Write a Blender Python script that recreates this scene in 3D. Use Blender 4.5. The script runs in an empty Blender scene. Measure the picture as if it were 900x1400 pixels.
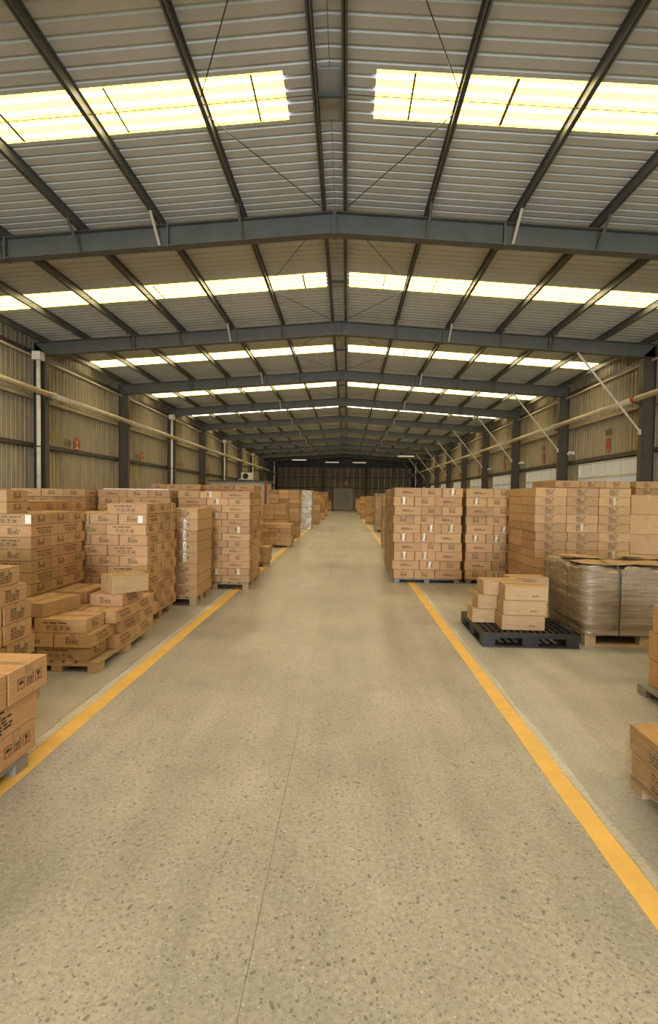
import bpy, bmesh, math, random
from math import sin, cos, pi, radians
from mathutils import Vector, Matrix
from mathutils.bvhtree import BVHTree

random.seed(7)
scene = bpy.context.scene
C = bpy.context.collection

# ------------------------------------------------------------------ camera
F_PX, YAW, PIT, ROL, EYE = 694.18, 0.034, 0.0294, -0.013, 1.648
_fw0 = Vector((-sin(YAW), cos(YAW), 0)); _r0 = Vector((cos(YAW), sin(YAW), 0)); _z = Vector((0, 0, 1))
FWD = _fw0*cos(PIT) - _z*sin(PIT); _u0 = _z*cos(PIT) + _fw0*sin(PIT)
RGT = _r0*cos(ROL) - _u0*sin(ROL); UPV = _r0*sin(ROL) + _u0*cos(ROL)
cam_d = bpy.data.cameras.new('camera'); cam = bpy.data.objects.new('camera', cam_d); C.objects.link(cam)
cam_d.sensor_fit = 'VERTICAL'; cam_d.sensor_height = 36; cam_d.lens = F_PX/1400*36
cam_d.clip_start = .05; cam_d.clip_end = 300
cam.matrix_world = Matrix(((RGT.x, UPV.x, -FWD.x, 0), (RGT.y, UPV.y, -FWD.y, 0), (RGT.z, UPV.z, -FWD.z, EYE), (0, 0, 0, 1)))
scene.camera = cam
def ray(px, py): return (FWD + RGT*((px-450)/F_PX) - UPV*((py-700)/F_PX)).normalized()

# ------------------------------------------------------------------ world, light, exposure
world = bpy.data.worlds.new('world'); scene.world = world; world.use_nodes = True
bg = world.node_tree.nodes['Background']; bg.inputs[0].default_value = (.86, .9, 1, 1); bg.inputs[1].default_value = 1.0
SKY_L = 11.0           # radiance of the daylit translucent roof sheets
DOOR_W = 2900          # daylight through the open gable doorway behind the photographer
scene.view_settings.view_transform = 'Standard'; scene.view_settings.look = 'None'
scene.view_settings.exposure = 0.0; scene.view_settings.gamma = 1; scene.view_settings.use_curve_mapping = False
scene.cycles.use_denoising = True
scene.cycles.max_bounces = 8; scene.cycles.diffuse_bounces = 5; scene.cycles.glossy_bounces = 3; scene.cycles.transparent_max_bounces = 12
scene.cycles.sample_clamp_indirect = 8; scene.cycles.caustics_reflective = False; scene.cycles.caustics_refractive = False
XC = -0.30            # ridge line of the hall
Y0, Y1 = -14.15, 69.85; FR0 = 9.85; BAY = 6.0
la = bpy.data.lights.new('doorway_daylight', 'AREA'); la.shape = 'RECTANGLE'; la.size = 5.0; la.size_y = 4.4
la.energy = DOOR_W; la.color = (.86, .93, 1.0)
lo = bpy.data.objects.new('doorway_daylight', la); C.objects.link(lo); lo.location = (XC, Y0+.1, 2.25); lo.rotation_euler = (radians(90), 0, 0)

# ------------------------------------------------------------------ materials
def nt(name):
    m = bpy.data.materials.new(name); m.use_nodes = True; t = m.node_tree
    return m, t, t.nodes['Principled BSDF'], (lambda k, **kw: _node(t, k, kw)), t.links.new
def _node(t, k, kw):
    n = t.nodes.new(k)
    for a, b in kw.items(): setattr(n, a, b)
    return n
def ramp(N, stops):
    r = N('ShaderNodeValToRGB'); e = r.color_ramp.elements
    while len(e) < len(stops): e.new(.5)
    for i, (p, c) in enumerate(stops):
        e[i].position = p; e[i].color = (*c, 1) if len(c) == 3 else c
    return r
def simple(name, col, rough=.6, metal=0, var=.12, scale=6, bump=0, bscale=40, spec=.5, objrand=0):
    m, t, b, N, L = nt(name)
    tc = N('ShaderNodeTexCoord'); no = N('ShaderNodeTexNoise'); no.inputs['Scale'].default_value = scale; no.inputs['Detail'].default_value = 6
    L(tc.outputs['Object'], no.inputs['Vector'])
    r = ramp(N, [(.3, tuple(c*(1-var) for c in col)), (.7, tuple(min(1, c*(1+var)) for c in col))])
    L(no.outputs['Fac'], r.inputs[0]); out = r.outputs[0]
    if objrand:
        oi = N('ShaderNodeObjectInfo'); hs = N('ShaderNodeHueSaturation'); mr = N('ShaderNodeMapRange')
        mr.inputs[3].default_value = 1-objrand; mr.inputs[4].default_value = 1+objrand
        L(oi.outputs['Random'], mr.inputs[0]); L(mr.outputs[0], hs.inputs['Value']); L(out, hs.inputs['Color']); out = hs.outputs[0]
    L(out, b.inputs['Base Color']); b.inputs['Roughness'].default_value = rough; b.inputs['Metallic'].default_value = metal
    b.inputs['Specular IOR Level'].default_value = spec
    if bump:
        n2 = N('ShaderNodeTexNoise'); n2.inputs['Scale'].default_value = bscale; bp = N('ShaderNodeBump'); bp.inputs['Strength'].default_value = bump
        L(tc.outputs['Object'], n2.inputs['Vector']); L(n2.outputs['Fac'], bp.inputs['Height']); L(bp.outputs[0], b.inputs['Normal'])
    return m
M = {}
M['steel'] = simple('painted_steel', (.085, .092, .082), .5, 0, .15, 2.5)
M['column'] = simple('column_steel', (.07, .062, .05), .5, 0, .2, 2)
M['galv'] = simple('galvanised_steel', (.55, .53, .46), .4, .2, .15, 5)
M['pipe'] = simple('pipe_paint', (.56, .51, .40), .4, 0, .12, 3)
M['rod'] = simple('dark_rod', (.06, .06, .055), .5, .3)
M['white'] = simple('white_plastic', (.66, .65, .58), .4)
M['wood'] = simple('pallet_wood', (.40, .28, .16), .8, 0, .3, 9, .2, 60, .2, .2)
M['oldwood'] = simple('weathered_pallet', (.26, .245, .22), .8, 0, .25, 9, .2, 60, .2, .15)
M['black'] = simple('black_plastic', (.014, .014, .014), .5)
M['ink'] = simple('carton_ink', (.06, .035, .02), .8, 0, .1)
M['inksoft'] = simple('faded_ink', (.14, .085, .045), .8, 0, .1)
M['red'] = simple('stencil_red', (.36, .065, .03), .7, 0, .25, 14)
M['darkred'] = simple('stencil_dark_red', (.20, .07, .035), .7, 0, .3, 14)
M['paper'] = simple('paper_white', (.78, .76, .70), .5)
M['strap'] = simple('strap_plastic', (.035, .05, .045), .35)
M['cabin'] = simple('cabin_panel', (.46, .45, .40), .5)
M['cabinred'] = simple('cabin_red_trim', (.30, .05, .04), .5)
M['dark'] = simple('dark_void', (.02, .02, .02), .8)
M['orange'] = simple('sign_orange', (.75, .30, .08), .5)
M['pane_door'] = simple('door_sheet', (.52, .48, .36), .5, 0, .08, 1)

def cardboard(name, col, rnd=.16, island=False):
    m, t, b, N, L = nt(name)
    tc = N('ShaderNodeTexCoord')
    mp = N('ShaderNodeMapping'); mp.inputs['Scale'].default_value = (3, 3, 22); L(tc.outputs['Object'], mp.inputs[0])
    no = N('ShaderNodeTexNoise'); no.inputs['Scale'].default_value = 3.5; no.inputs['Detail'].default_value = 7; L(mp.outputs[0], no.inputs['Vector'])
    r = ramp(N, [(.28, tuple(c*.86 for c in col)), (.72, tuple(c*1.12 for c in col))]); L(no.outputs['Fac'], r.inputs[0])
    src = N('ShaderNodeNewGeometry').outputs['Random Per Island'] if island else N('ShaderNodeObjectInfo').outputs['Random']
    mr = N('ShaderNodeMapRange'); mr.inputs[3].default_value = 1-rnd; mr.inputs[4].default_value = 1+rnd; L(src, mr.inputs[0])
    mh = N('ShaderNodeMapRange'); mh.inputs[3].default_value = .494; mh.inputs[4].default_value = .506
    ml = N('ShaderNodeMath', operation='FRACT'); mm = N('ShaderNodeMath', operation='MULTIPLY'); mm.inputs[1].default_value = 17.3
    L(src, mm.inputs[0]); L(mm.outputs[0], ml.inputs[0]); L(ml.outputs[0], mh.inputs[0])
    hs = N('ShaderNodeHueSaturation'); L(mr.outputs[0], hs.inputs['Value']); L(mh.outputs[0], hs.inputs['Hue']); L(r.outputs[0], hs.inputs['Color'])
    L(hs.outputs[0], b.inputs['Base Color']); b.inputs['Roughness'].default_value = .62; b.inputs['Specular IOR Level'].default_value = .28
    wv = N('ShaderNodeTexWave'); wv.bands_direction = 'X'; wv.inputs['Scale'].default_value = 60; L(tc.outputs['Object'], wv.inputs[0])
    bp = N('ShaderNodeBump'); bp.inputs['Strength'].default_value = .03; L(wv.outputs['Fac'], bp.inputs['Height']); L(bp.outputs[0], b.inputs['Normal'])
    return m
M['card'] = cardboard('cardboard', (.46, .285, .145))
M['cardfar'] = cardboard('cardboard_far', (.44, .265, .125), .3, True)
M['cardplain'] = cardboard('cardboard_plain', (.44, .29, .15), .06)
M['cardnear'] = cardboard('cardboard_near', (.55, .33, .17), .06)
M['cardorange'] = cardboard('cardboard_orange', (.48, .27, .11), .1)

m, t, b, N, L = nt('packing_tape')
b.inputs['Base Color'].default_value = (.42, .27, .14, 1); b.inputs['Roughness'].default_value = .13; b.inputs['Specular IOR Level'].default_value = .8
M['tape'] = m
m, t, b, N, L = nt('crinkled_tape')
b.inputs['Base Color'].default_value = (.58, .46, .32, 1); b.inputs['Roughness'].default_value = .12; b.inputs['Specular IOR Level'].default_value = 1.0
tc = N('ShaderNodeTexCoord'); no = N('ShaderNodeTexNoise'); no.inputs['Scale'].default_value = 34; bp = N('ShaderNodeBump'); bp.inputs['Strength'].default_value = .6; bp.inputs['Distance'].default_value = .02
L(tc.outputs['Object'], no.inputs[0]); L(no.outputs['Fac'], bp.inputs['Height']); L(bp.outputs[0], b.inputs['Normal'])
M['tapeglint'] = m

def film(name, tint, op, sc=(2, 2, 14)):
    m, t, b, N, L = nt(name)
    out = t.nodes['Material Output']; t.nodes.remove(b)
    tr = N('ShaderNodeBsdfTransparent'); gl = N('ShaderNodeBsdfGlossy'); df = N('ShaderNodeBsdfDiffuse')
    gl.inputs['Roughness'].default_value = .14; gl.inputs['Color'].default_value = (.95, .95, .95, 1); df.inputs[0].default_value = (*tint, 1); tr.inputs[0].default_value = (.93, .92, .9, 1)
    tc = N('ShaderNodeTexCoord'); mp = N('ShaderNodeMapping'); mp.inputs['Scale'].default_value = sc; L(tc.outputs['Object'], mp.inputs[0])
    no = N('ShaderNodeTexNoise'); no.inputs['Scale'].default_value = 2.2; no.inputs['Detail'].default_value = 8; no.inputs['Distortion'].default_value = .6; L(mp.outputs[0], no.inputs['Vector'])
    bp = N('ShaderNodeBump'); bp.inputs['Strength'].default_value = .8; bp.inputs['Distance'].default_value = .05; L(no.outputs['Fac'], bp.inputs['Height'])
    L(bp.outputs[0], gl.inputs['Normal']); L(bp.outputs[0], df.inputs['Normal'])
    m1 = N('ShaderNodeMixShader'); m1.inputs[0].default_value = .45; L(df.outputs[0], m1.inputs[1]); L(gl.outputs[0], m1.inputs[2])
    r = ramp(N, [(.35, (op*.5,)*3), (.75, (min(1, op*1.6),)*3)]); L(no.outputs['Fac'], r.inputs[0])
    m2 = N('ShaderNodeMixShader'); L(r.outputs[0], m2.inputs[0]); L(tr.outputs[0], m2.inputs[1]); L(m1.outputs[0], m2.inputs[2]); L(m2.outputs[0], out.inputs[0])
    return m
M['film'] = film('stretch_film', (.55, .44, .30), .26)
M['filmwhite'] = film('milky_stretch_film', (.70, .68, .62), .6, (3, 3, 6))

# kraft paper bale
m, t, b, N, L = nt('wrapped_paper')
tc = N('ShaderNodeTexCoord'); mp = N('ShaderNodeMapping'); mp.inputs['Scale'].default_value = (1.2, 1.2, 16); L(tc.outputs['Object'], mp.inputs[0])
no = N('ShaderNodeTexNoise'); no.inputs['Scale'].default_value = 2.5; no.inputs['Detail'].default_value = 8; no.inputs['Distortion'].default_value = .4; L(mp.outputs[0], no.inputs['Vector'])
r = ramp(N, [(.3, (.17, .11, .055)), (.7, (.34, .24, .135))]); L(no.outputs['Fac'], r.inputs[0]); L(r.outputs[0], b.inputs['Base Color'])
b.inputs['Roughness'].default_value = .35; bp = N('ShaderNodeBump'); bp.inputs['Strength'].default_value = .5; bp.inputs['Distance'].default_value = .03
L(no.outputs['Fac'], bp.inputs['Height']); L(bp.outputs[0], b.inputs['Normal'])
M['bale'] = m

# roof sheet / wall sheet
M['roof'] = simple('roof_sheet', (.52, .56, .555), .42, 0, .07, 1.2)
M['cap'] = simple('ridge_flashing', (.36, .39, .40), .45, 0, .06, 2)
def wallmat(name, col, rough=.45):
    m, t, b, N, L = nt(name)
    tc = N('ShaderNodeTexCoord'); oi = N('ShaderNodeNewGeometry')
    mp = N('ShaderNodeMapping'); mp.inputs['Scale'].default_value = (1.5, 1.5, .22); L(oi.outputs['Position'], mp.inputs[0])
    no = N('ShaderNodeTexNoise'); no.inputs['Scale'].default_value = 4; no.inputs['Detail'].default_value = 7; L(mp.outputs[0], no.inputs['Vector'])
    r = ramp(N, [(.28, tuple(c*.78 for c in col)), (.7, tuple(c*1.12 for c in col))]); L(no.outputs['Fac'], r.inputs[0])
    L(r.outputs[0], b.inputs['Base Color']); b.inputs['Roughness'].default_value = rough
    if rough > .6: b.inputs['Specular IOR Level'].default_value = .08
    return m
M['wall'] = wallmat('wall_sheet', (.345, .30, .205))
M['wallback'] = wallmat('end_wall_sheet', (.42, .33, .20), .75)

# skylight sheet: weathered glass-fibre lit by the sky above
m, t, b, N, L = nt('skylight_sheet')
out = t.nodes['Material Output']; t.nodes.remove(b)
tc = N('ShaderNodeTexCoord'); no = N('ShaderNodeTexNoise'); no.inputs['Scale'].default_value = 38; no.inputs['Detail'].default_value = 5; no.inputs['Roughness'].default_value = .75; L(tc.outputs['Object'], no.inputs['Vector'])
r = ramp(N, [(.44, (.62, .42, .035)), (.56, (1, .77, .085))]); L(no.outputs['Fac'], r.inputs[0])      # yellowed flats with dirt grain
sx = N('ShaderNodeSeparateXYZ'); L(tc.outputs['Object'], sx.inputs[0])
md = N('ShaderNodeMath', operation='PINGPONG'); md.inputs[1].default_value = BAY/7/8; L(sx.outputs['Y'], md.inputs[0])
gt = N('ShaderNodeMath', operation='GREATER_THAN'); gt.inputs[1].default_value = BAY/7/8-.033; L(md.outputs[0], gt.inputs[0])   # whiter highlight painted into the glow along each rib
mx = N('ShaderNodeMix', data_type='RGBA'); L(gt.outputs[0], mx.inputs[0]); L(r.outputs[0], mx.inputs[6]); mx.inputs[7].default_value = (1, .87, 1.05, 1)
r = mx
em = N('ShaderNodeEmission'); em.inputs[1].default_value = SKY_L; L(r.outputs[2], em.inputs[0])
L(em.outputs[0], out.inputs[0]); M['skylight'] = m
M['lap'] = simple('lap_shadow', (.16, .12, .04), .7)  # dark tone for the shadow lines painted across the skylights

def panemat(name, col, s):
    m, t, b, N, L = nt(name)
    b.inputs['Base Color'].default_value = (.4, .4, .36, 1); b.inputs['Roughness'].default_value = .3
    tc = N('ShaderNodeTexCoord'); no = N('ShaderNodeTexNoise'); no.inputs['Scale'].default_value = 3; L(tc.outputs['Object'], no.inputs['Vector'])
    r = ramp(N, [(.3, tuple(c*.8 for c in col)), (.7, col)]); L(no.outputs['Fac'], r.inputs[0])
    L(r.outputs[0], b.inputs['Emission Color']); b.inputs['Emission Strength'].default_value = s
    return m
M['pane'] = panemat('frosted_pane', (.92, .90, .74), .2)
M['paneblue'] = panemat('clear_pane', (.62, .78, .85), .22)
m, t, b, N, L = nt('lamp_tube'); b.inputs['Emission Color'].default_value = (1, .92, .75, 1); b.inputs['Emission Strength'].default_value = .5; M['tube'] = m

# concrete
def concrete(name, col, agg, rough):
    m, t, b, N, L = nt(name)
    g = N('ShaderNodeNewGeometry'); P = g.outputs['Position']
    n1 = N('ShaderNodeTexNoise'); n1.inputs['Scale'].default_value = .7; n1.inputs['Detail'].default_value = 8; n1.inputs['Roughness'].default_value = .62; L(P, n1.inputs['Vector'])
    mp = N('ShaderNodeMapping'); mp.inputs['Scale'].default_value = (3.2, .45, 1); L(P, mp.inputs[0])
    n2 = N('ShaderNodeTexNoise'); n2.inputs['Scale'].default_value = 1.3; n2.inputs['Detail'].default_value = 7; L(mp.outputs[0], n2.inputs['Vector'])
    n3 = N('ShaderNodeTexNoise'); n3.inputs['Scale'].default_value = 46; n3.inputs['Detail'].default_value = 5; L(P, n3.inputs['Vector'])
    r1 = ramp(N, [(.3, tuple(c*.72 for c in col)), (.68, tuple(c*1.18 for c in col))]); L(n1.outputs['Fac'], r1.inputs[0])
    r2 = ramp(N, [(.3, (.84, .83, .82)), (.7, (1.08, 1.07, 1.05))]); L(n2.outputs['Fac'], r2.inputs[0])
    r3 = ramp(N, [(.3, (.80, .79, .77)), (.7, (1.12, 1.11, 1.1))]); L(n3.outputs['Fac'], r3.inputs[0])
    def mul(a, bb, f=1, mode='MULTIPLY'):
        x = N('ShaderNodeMix', data_type='RGBA', blend_type=mode); x.inputs[0].default_value = f; L(a, x.inputs[6]); L(bb, x.inputs[7]); return x.outputs[2]
    c = mul(mul(r1.outputs[0], r2.outputs[0]), r3.outputs[0])
    wn = N('ShaderNodeTexNoise'); wn.inputs['Scale'].default_value = 20; L(P, wn.inputs['Vector'])
    for sc, thr, gate, tone in ((13, .13, .72, (.11, .10, .09)), (26, .22, .70, (.12, .11, .10)), (50, .28, .62, (.15, .14, .12)), (60, .22, .86, (.62, .59, .52)), (95, .32, .5, (.20, .19, .17))):
        wp = N('ShaderNodeVectorMath', operation='ADD'); ws = N('ShaderNodeVectorMath', operation='SCALE'); ws.inputs['Scale'].default_value = 1.4/sc
        L(wn.outputs['Color'], ws.inputs[0]); L(P, wp.inputs[0]); L(ws.outputs[0], wp.inputs[1])
        v = N('ShaderNodeTexVoronoi'); v.inputs['Scale'].default_value = sc; L(wp.outputs[0], v.inputs['Vector'])
        lt = N('ShaderNodeMath', operation='LESS_THAN'); lt.inputs[1].default_value = thr; L(v.outputs['Distance'], lt.inputs[0])
        sx = N('ShaderNodeSeparateColor'); L(v.outputs['Color'], sx.inputs[0])
        gt = N('ShaderNodeMath', operation='GREATER_THAN'); gt.inputs[1].default_value = gate; L(sx.outputs[0], gt.inputs[0])
        k = N('ShaderNodeMath', operation='MULTIPLY'); L(lt.outputs[0], k.inputs[0]); L(gt.outputs[0], k.inputs[1])
        k2 = N('ShaderNodeMath', operation='MULTIPLY'); L(k.outputs[0], k2.inputs[0]); k2.inputs[1].default_value = agg
        x = N('ShaderNodeMix', data_type='RGBA'); L(k2.outputs[0], x.inputs[0]); L(c, x.inputs[6]); x.inputs[7].default_value = (*tone, 1); c = x.outputs[2]
    L(c, b.inputs['Base Color'])
    rr = N('ShaderNodeMapRange'); rr.inputs[3].default_value = rough-.08; rr.inputs[4].default_value = rough+.14; L(n1.outputs['Fac'], rr.inputs[0]); L(rr.outputs[0], b.inputs['Roughness'])
    bp = N('ShaderNodeBump'); bp.inputs['Strength'].default_value = .12; bp.inputs['Distance'].default_value = .01; L(n3.outputs['Fac'], bp.inputs['Height']); L(bp.outputs[0], b.inputs['Normal'])
    return m
M['aisle'] = concrete('aisle_concrete', (.41, .395, .36), .7, .30)
M['bay'] = concrete('bay_concrete', (.42, .41, .38), .10, .40)
M['pale'] = concrete('pale_edge_concrete', (.55, .535, .49), .1, .5)
m, t, b, N, L = nt('yellow_floor_paint')
g = N('ShaderNodeNewGeometry'); n1 = N('ShaderNodeTexNoise'); n1.inputs['Scale'].default_value = 5; n1.inputs['Detail'].default_value = 9; n1.inputs['Roughness'].default_value = .7; L(g.outputs['Position'], n1.inputs['Vector'])
r = ramp(N, [(.30, (.34, .29, .20)), (.36, (.70, .43, .10)), (.7, (.84, .52, .13))]); L(n1.outputs['Fac'], r.inputs[0]); L(r.outputs[0], b.inputs['Base Color']); b.inputs['Roughness'].default_value = .5
M['yellow'] = m

# ------------------------------------------------------------------ mesh helpers
class MB:
    def __init__(s): s.v = []; s.f = []
    def add(s, vs, fs):
        o = len(s.v); s.v += [tuple(x) for x in vs]; s.f += [tuple(i+o for i in q) for q in fs]; return s
    def box(s, x0, x1, y0, y1, z0, z1):
        return s.add([(x0, y0, z0), (x1, y0, z0), (x1, y1, z0), (x0, y1, z0), (x0, y0, z1), (x1, y0, z1), (x1, y1, z1), (x0, y1, z1)],
                     [(0, 3, 2, 1), (4, 5, 6, 7), (0, 1, 5, 4), (1, 2, 6, 5), (2, 3, 7, 6), (3, 0, 4, 7)])
    def tube(s, a, b, r, n=8):
        a = Vector(a); b = Vector(b); d = (b-a).normalized(); u = d.orthogonal().normalized(); w = d.cross(u)
        vs = [a+(u*cos(2*pi*i/n)+w*sin(2*pi*i/n))*r for i in range(n)] + [b+(u*cos(2*pi*i/n)+w*sin(2*pi*i/n))*r for i in range(n)]
        return s.add(vs, [(i, (i+1) % n, n+(i+1) % n, n+i) for i in range(n)] + [tuple(range(n-1, -1, -1)), tuple(range(n, 2*n))])
    def bar(s, a, b, w, h):
        a = Vector(a); b = Vector(b); d = (b-a).normalized(); u = d.cross(Vector((0, 0, 1)))
        u = (u if u.length > 1e-4 else Vector((1, 0, 0))).normalized(); k = u.cross(d).normalized()
        vs = [p+u*sx*w/2+k*sz*h/2 for p in (a, b) for sx, sz in ((-1, -1), (1, -1), (1, 1), (-1, 1))]
        return s.add(vs, [(0, 1, 5, 4), (1, 2, 6, 5), (2, 3, 7, 6), (3, 0, 4, 7), (3, 2, 1, 0), (4, 5, 6, 7)])
    def mesh(s, name, mat, smooth=False):
        me = bpy.data.meshes.new(name); me.from_pydata(s.v, [], s.f); me.update()
        if mat: me.materials.append(M[mat] if isinstance(mat, str) else mat)
        if smooth:
            for p in me.polygons: p.use_smooth = True
        return me
    def build(s, name, mat, parent=None, loc=(0, 0, 0), smooth=False): return inst(name, s.mesh(name, mat, smooth), parent, loc)
def inst(name, me, parent=None, loc=(0, 0, 0), rz=0, scale=None):
    o = bpy.data.objects.new(name, me); C.objects.link(o); o.location = loc
    if rz: o.rotation_euler = (0, 0, rz)
    if scale: o.scale = scale
    if parent: o.parent = parent
    return o
def empty(name, loc=(0, 0, 0)):
    o = bpy.data.objects.new(name, None); C.objects.link(o); o.location = loc; o.empty_display_size = .2; return o
def tag(o, label=None, cat=None, group=None, kind=None):
    if label: o['label'] = label
    if cat: o['category'] = cat
    if group: o['group'] = group
    if kind: o['kind'] = kind
    return o
ORD = ['first', 'second', 'third', 'fourth', 'fifth', 'sixth', 'seventh', 'eighth', 'ninth', 'tenth', 'eleventh', 'twelfth', 'thirteenth', 'fourteenth', 'fifteenth']
UNIT = MB().box(-.5, .5, -.5, .5, 0, 1)
unit_mesh = {}
def unit(mat):
    if mat not in unit_mesh: unit_mesh[mat] = UNIT.mesh('board_'+mat, mat)
    return unit_mesh[mat]
def ubox(name, mat, parent, x0, x1, y0, y1, z0, z1):
    return inst(name, unit(mat), parent, ((x0+x1)/2, (y0+y1)/2, z0), 0, (x1-x0, y1-y0, z1-z0))

# ------------------------------------------------------------------ the hall: floor
HW = 9.75                               # half width to the wall sheets
XL, XR = XC-HW, XC+HW
fl = MB().box(XL-.1, XR+.1, Y0-.1, Y1+.2, -.30, -.03).build('floor', 'bay'); tag(fl, 'grey worn concrete warehouse floor with exposed aggregate', None, None, 'structure')
for x0, x1, mt in ((XL-.05, -2.06, 'bay'), (-2.057, -.321, 'aisle'), (-.3195, 1.357, 'aisle'), (1.36, XR+.05, 'bay')):
    MB().box(x0, x1, Y0-.05, Y1+.15, -.03, 0).build('slab', mt, fl)
def strip(name, xa, xb, mat, wob, y0, y1, z, parent=None):
    n = int((y1-y0)/.22); vs = []; fs = []
    for i in range(n+1):
        y = y0+(y1-y0)*i/n; a = xa+random.uniform(-wob, wob); c = xb+random.uniform(-wob, wob)
        vs += [(a, y, 0.0002), (c, y, 0.0002), (c, y, z), (a, y, z)]
    for i in range(n):
        k = 4*i
        fs += [(k+3, k+2, k+6, k+7), (k, k+3, k+7, k+4), (k+2, k+1, k+5, k+6)]
    return MB().add(vs, fs).build(name, mat, parent)
tag(strip('lane_line', -1.975, -1.855, 'yellow', .004, -10, 66, .002), 'yellow painted lane line along the left pallets', 'floor marking')
tag(strip('lane_line', 1.215, 1.335, 'yellow', .004, -10, 66, .002), 'yellow painted lane line along the right pallets', 'floor marking')
strip('worn_edge', 1.337, 1.385, 'pale', .012, -10, 66, .0012, fl)
strip('worn_edge', -2.05, -1.977, 'pale', .012, -10, 66, .0012, fl)

# ------------------------------------------------------------------ the hall: roof
S = .0714; RT = 7.06; RD = .41; PU = .19        # slope, rafter top at ridge, rafter depth, purlin depth
def ztop(dx): return RT - S*abs(dx)
def zsheet(dx): return RT + PU - S*abs(dx)
ceil = empty('ceiling', (0, 0, 0)); tag(ceil, 'ribbed grey metal roof on steel purlins with bright skylight strips', None, None, 'structure')
PITCH = BAY/7
def sheet_mesh(name, mat, xa, xb, nr=4, rib=.032, w=PITCH):
    # profile along Y (ribs stand up on the outside), running down the slope in +X
    ys = []; p = w/nr
    for i in range(nr):
        c = (i+.5)*p
        ys += [(c-.033, 0), (c-.014, rib), (c+.014, rib), (c+.033, 0)]
    ys = [(0, 0)]+ys+[(w, 0)]
    vs = [(x, y, zsheet(x)+h) for x in (xa, xb) for y, h in ys]; n = len(ys)
    return MB().add(vs, [(i+1, i, n+i, n+i+1) for i in range(n-1)]).mesh(name, mat)
HALF = HW+.12
rp = sheet_mesh('roof_panel', 'roof', .004, HALF); rp_s = sheet_mesh('roof_panel', 'roof', .004, .30); rp_s2 = sheet_mesh('roof_panel', 'roof', .004, .62)
sk = sheet_mesh('skylight_panel', 'skylight', .30, HALF-.35); sk2 = sheet_mesh('skylight_panel', 'skylight', .62, HALF-.35); rp_e = sheet_mesh('roof_panel', 'roof', HALF-.35, HALF)
NP = int(round((Y1-Y0)/PITCH)); YOFF = .35
SKYIDX = set(); 
for kb in range(-4, 9):                     # bays with a skylight strip
    yc = 7.10 + BAY*kb
    SKYIDX.add(int(round((yc+.07-PITCH/2-Y0-YOFF)/PITCH)))
lapm = MB()
for i in range(-1, NP):
    y = Y0+YOFF+i*PITCH
    for s in (1, -1):
        # left slope: same mesh turned half round, so its Y runs backwards
        loc = (XC, y, 0) if s == 1 else (XC, y+PITCH, 0); rz = 0 if s == 1 else pi
        if i in SKYIDX:
            near = y < 9
            inst('roof_panel', rp_s2 if near else rp_s, ceil, loc, rz); inst('skylight_panel', sk2 if near else sk, ceil, loc, rz); inst('roof_panel', rp_e, ceil, loc, rz)
            for q in ((1.15, 2.45, 4.6, 5.7, 7.3) if s == 1 else (.95, 2.9, 4.5, 6.1, 8.3)):      # dark strips painted as shadow lines of the sheet overlaps
                q += random.uniform(-.15, .15); w = random.choice((.012, .03, .045))
                MB().add([(XC+s*q, y+.01, zsheet(q)-.006), (XC+s*(q+w), y+.01, zsheet(q)-.006), (XC+s*(q+w), y+PITCH-.01, zsheet(q)-.006), (XC+s*q, y+PITCH-.01, zsheet(q)-.006)], [(0, 1, 2, 3)]).build('lap_shadow', 'lap', ceil)
        else:
            inst('roof_panel', rp, ceil, loc, rz)
MB().add([(XC-.35, Y0, zsheet(.35)+.045), (XC, Y0, zsheet(0)+.055), (XC+.35, Y0, zsheet(.35)+.045), (XC-.35, Y1+.1, zsheet(.35)+.045), (XC, Y1+.1, zsheet(0)+.055), (XC+.35, Y1+.1, zsheet(.35)+.045)], [(0, 1, 4, 3), (1, 2, 5, 4)]).build('ridge_cap', 'cap', ceil)
yy = Y0 + sorted(SKYIDX)[4]*PITCH if False else 6.78
MB().box(XC-.16, XC+.16, yy-.02, yy+.86, zsheet(0)-.035, zsheet(0)-.02).build('ridge_flashing', 'cap', ceil)
PX = [.2, 1.75, 3.35, 4.9, 6.45, 8.0, 9.35]
for d in PX:
    for s in (1, -1):
        z = ztop(d); x = XC+s*d
        pm = MB().box(x-.006, x+.006, Y0, Y1, z+.002, z+PU-.004); pm.box(x-.035*(1), x+.035, Y0, Y1, z+.002, z+.012)
        pm.box(x-.035, x+.035, Y0, Y1, z+PU-.016, z+PU-.004)
        pm.build('purlin', 'steel', ceil)
nb = int((Y1-Y0)/BAY)
for kb in range(nb):
    ya = Y0+kb*BAY; ym = ya+BAY/2+.25
    for s in (1, -1):
        MB().tube((XC+s*.22, ya+.15, ztop(.22)+.03), (XC+s*1.73, ym-.2, ztop(1.73)+.03), .008, 5).build('brace_rod', 'rod', ceil)
        MB().tube((XC+s*1.73, ym+.1, ztop(1.73)+.03), (XC+s*.22, ya+BAY-.15, ztop(.22)+.03), .008, 5).build('brace_rod', 'rod', ceil)
        MB().tube((XC+s*.2, ym, ztop(.2)+.10), (XC+s*9.35, ym, ztop(9.35)+.10), .007, 5).build('tie_rod', 'rod', ceil)
    MB().bar((XC-.2, ym, ztop(.2)+.09), (XC+.2, ym, ztop(.2)+.09), .05, .05).build('ridge_tie', 'steel', ceil)

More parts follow.
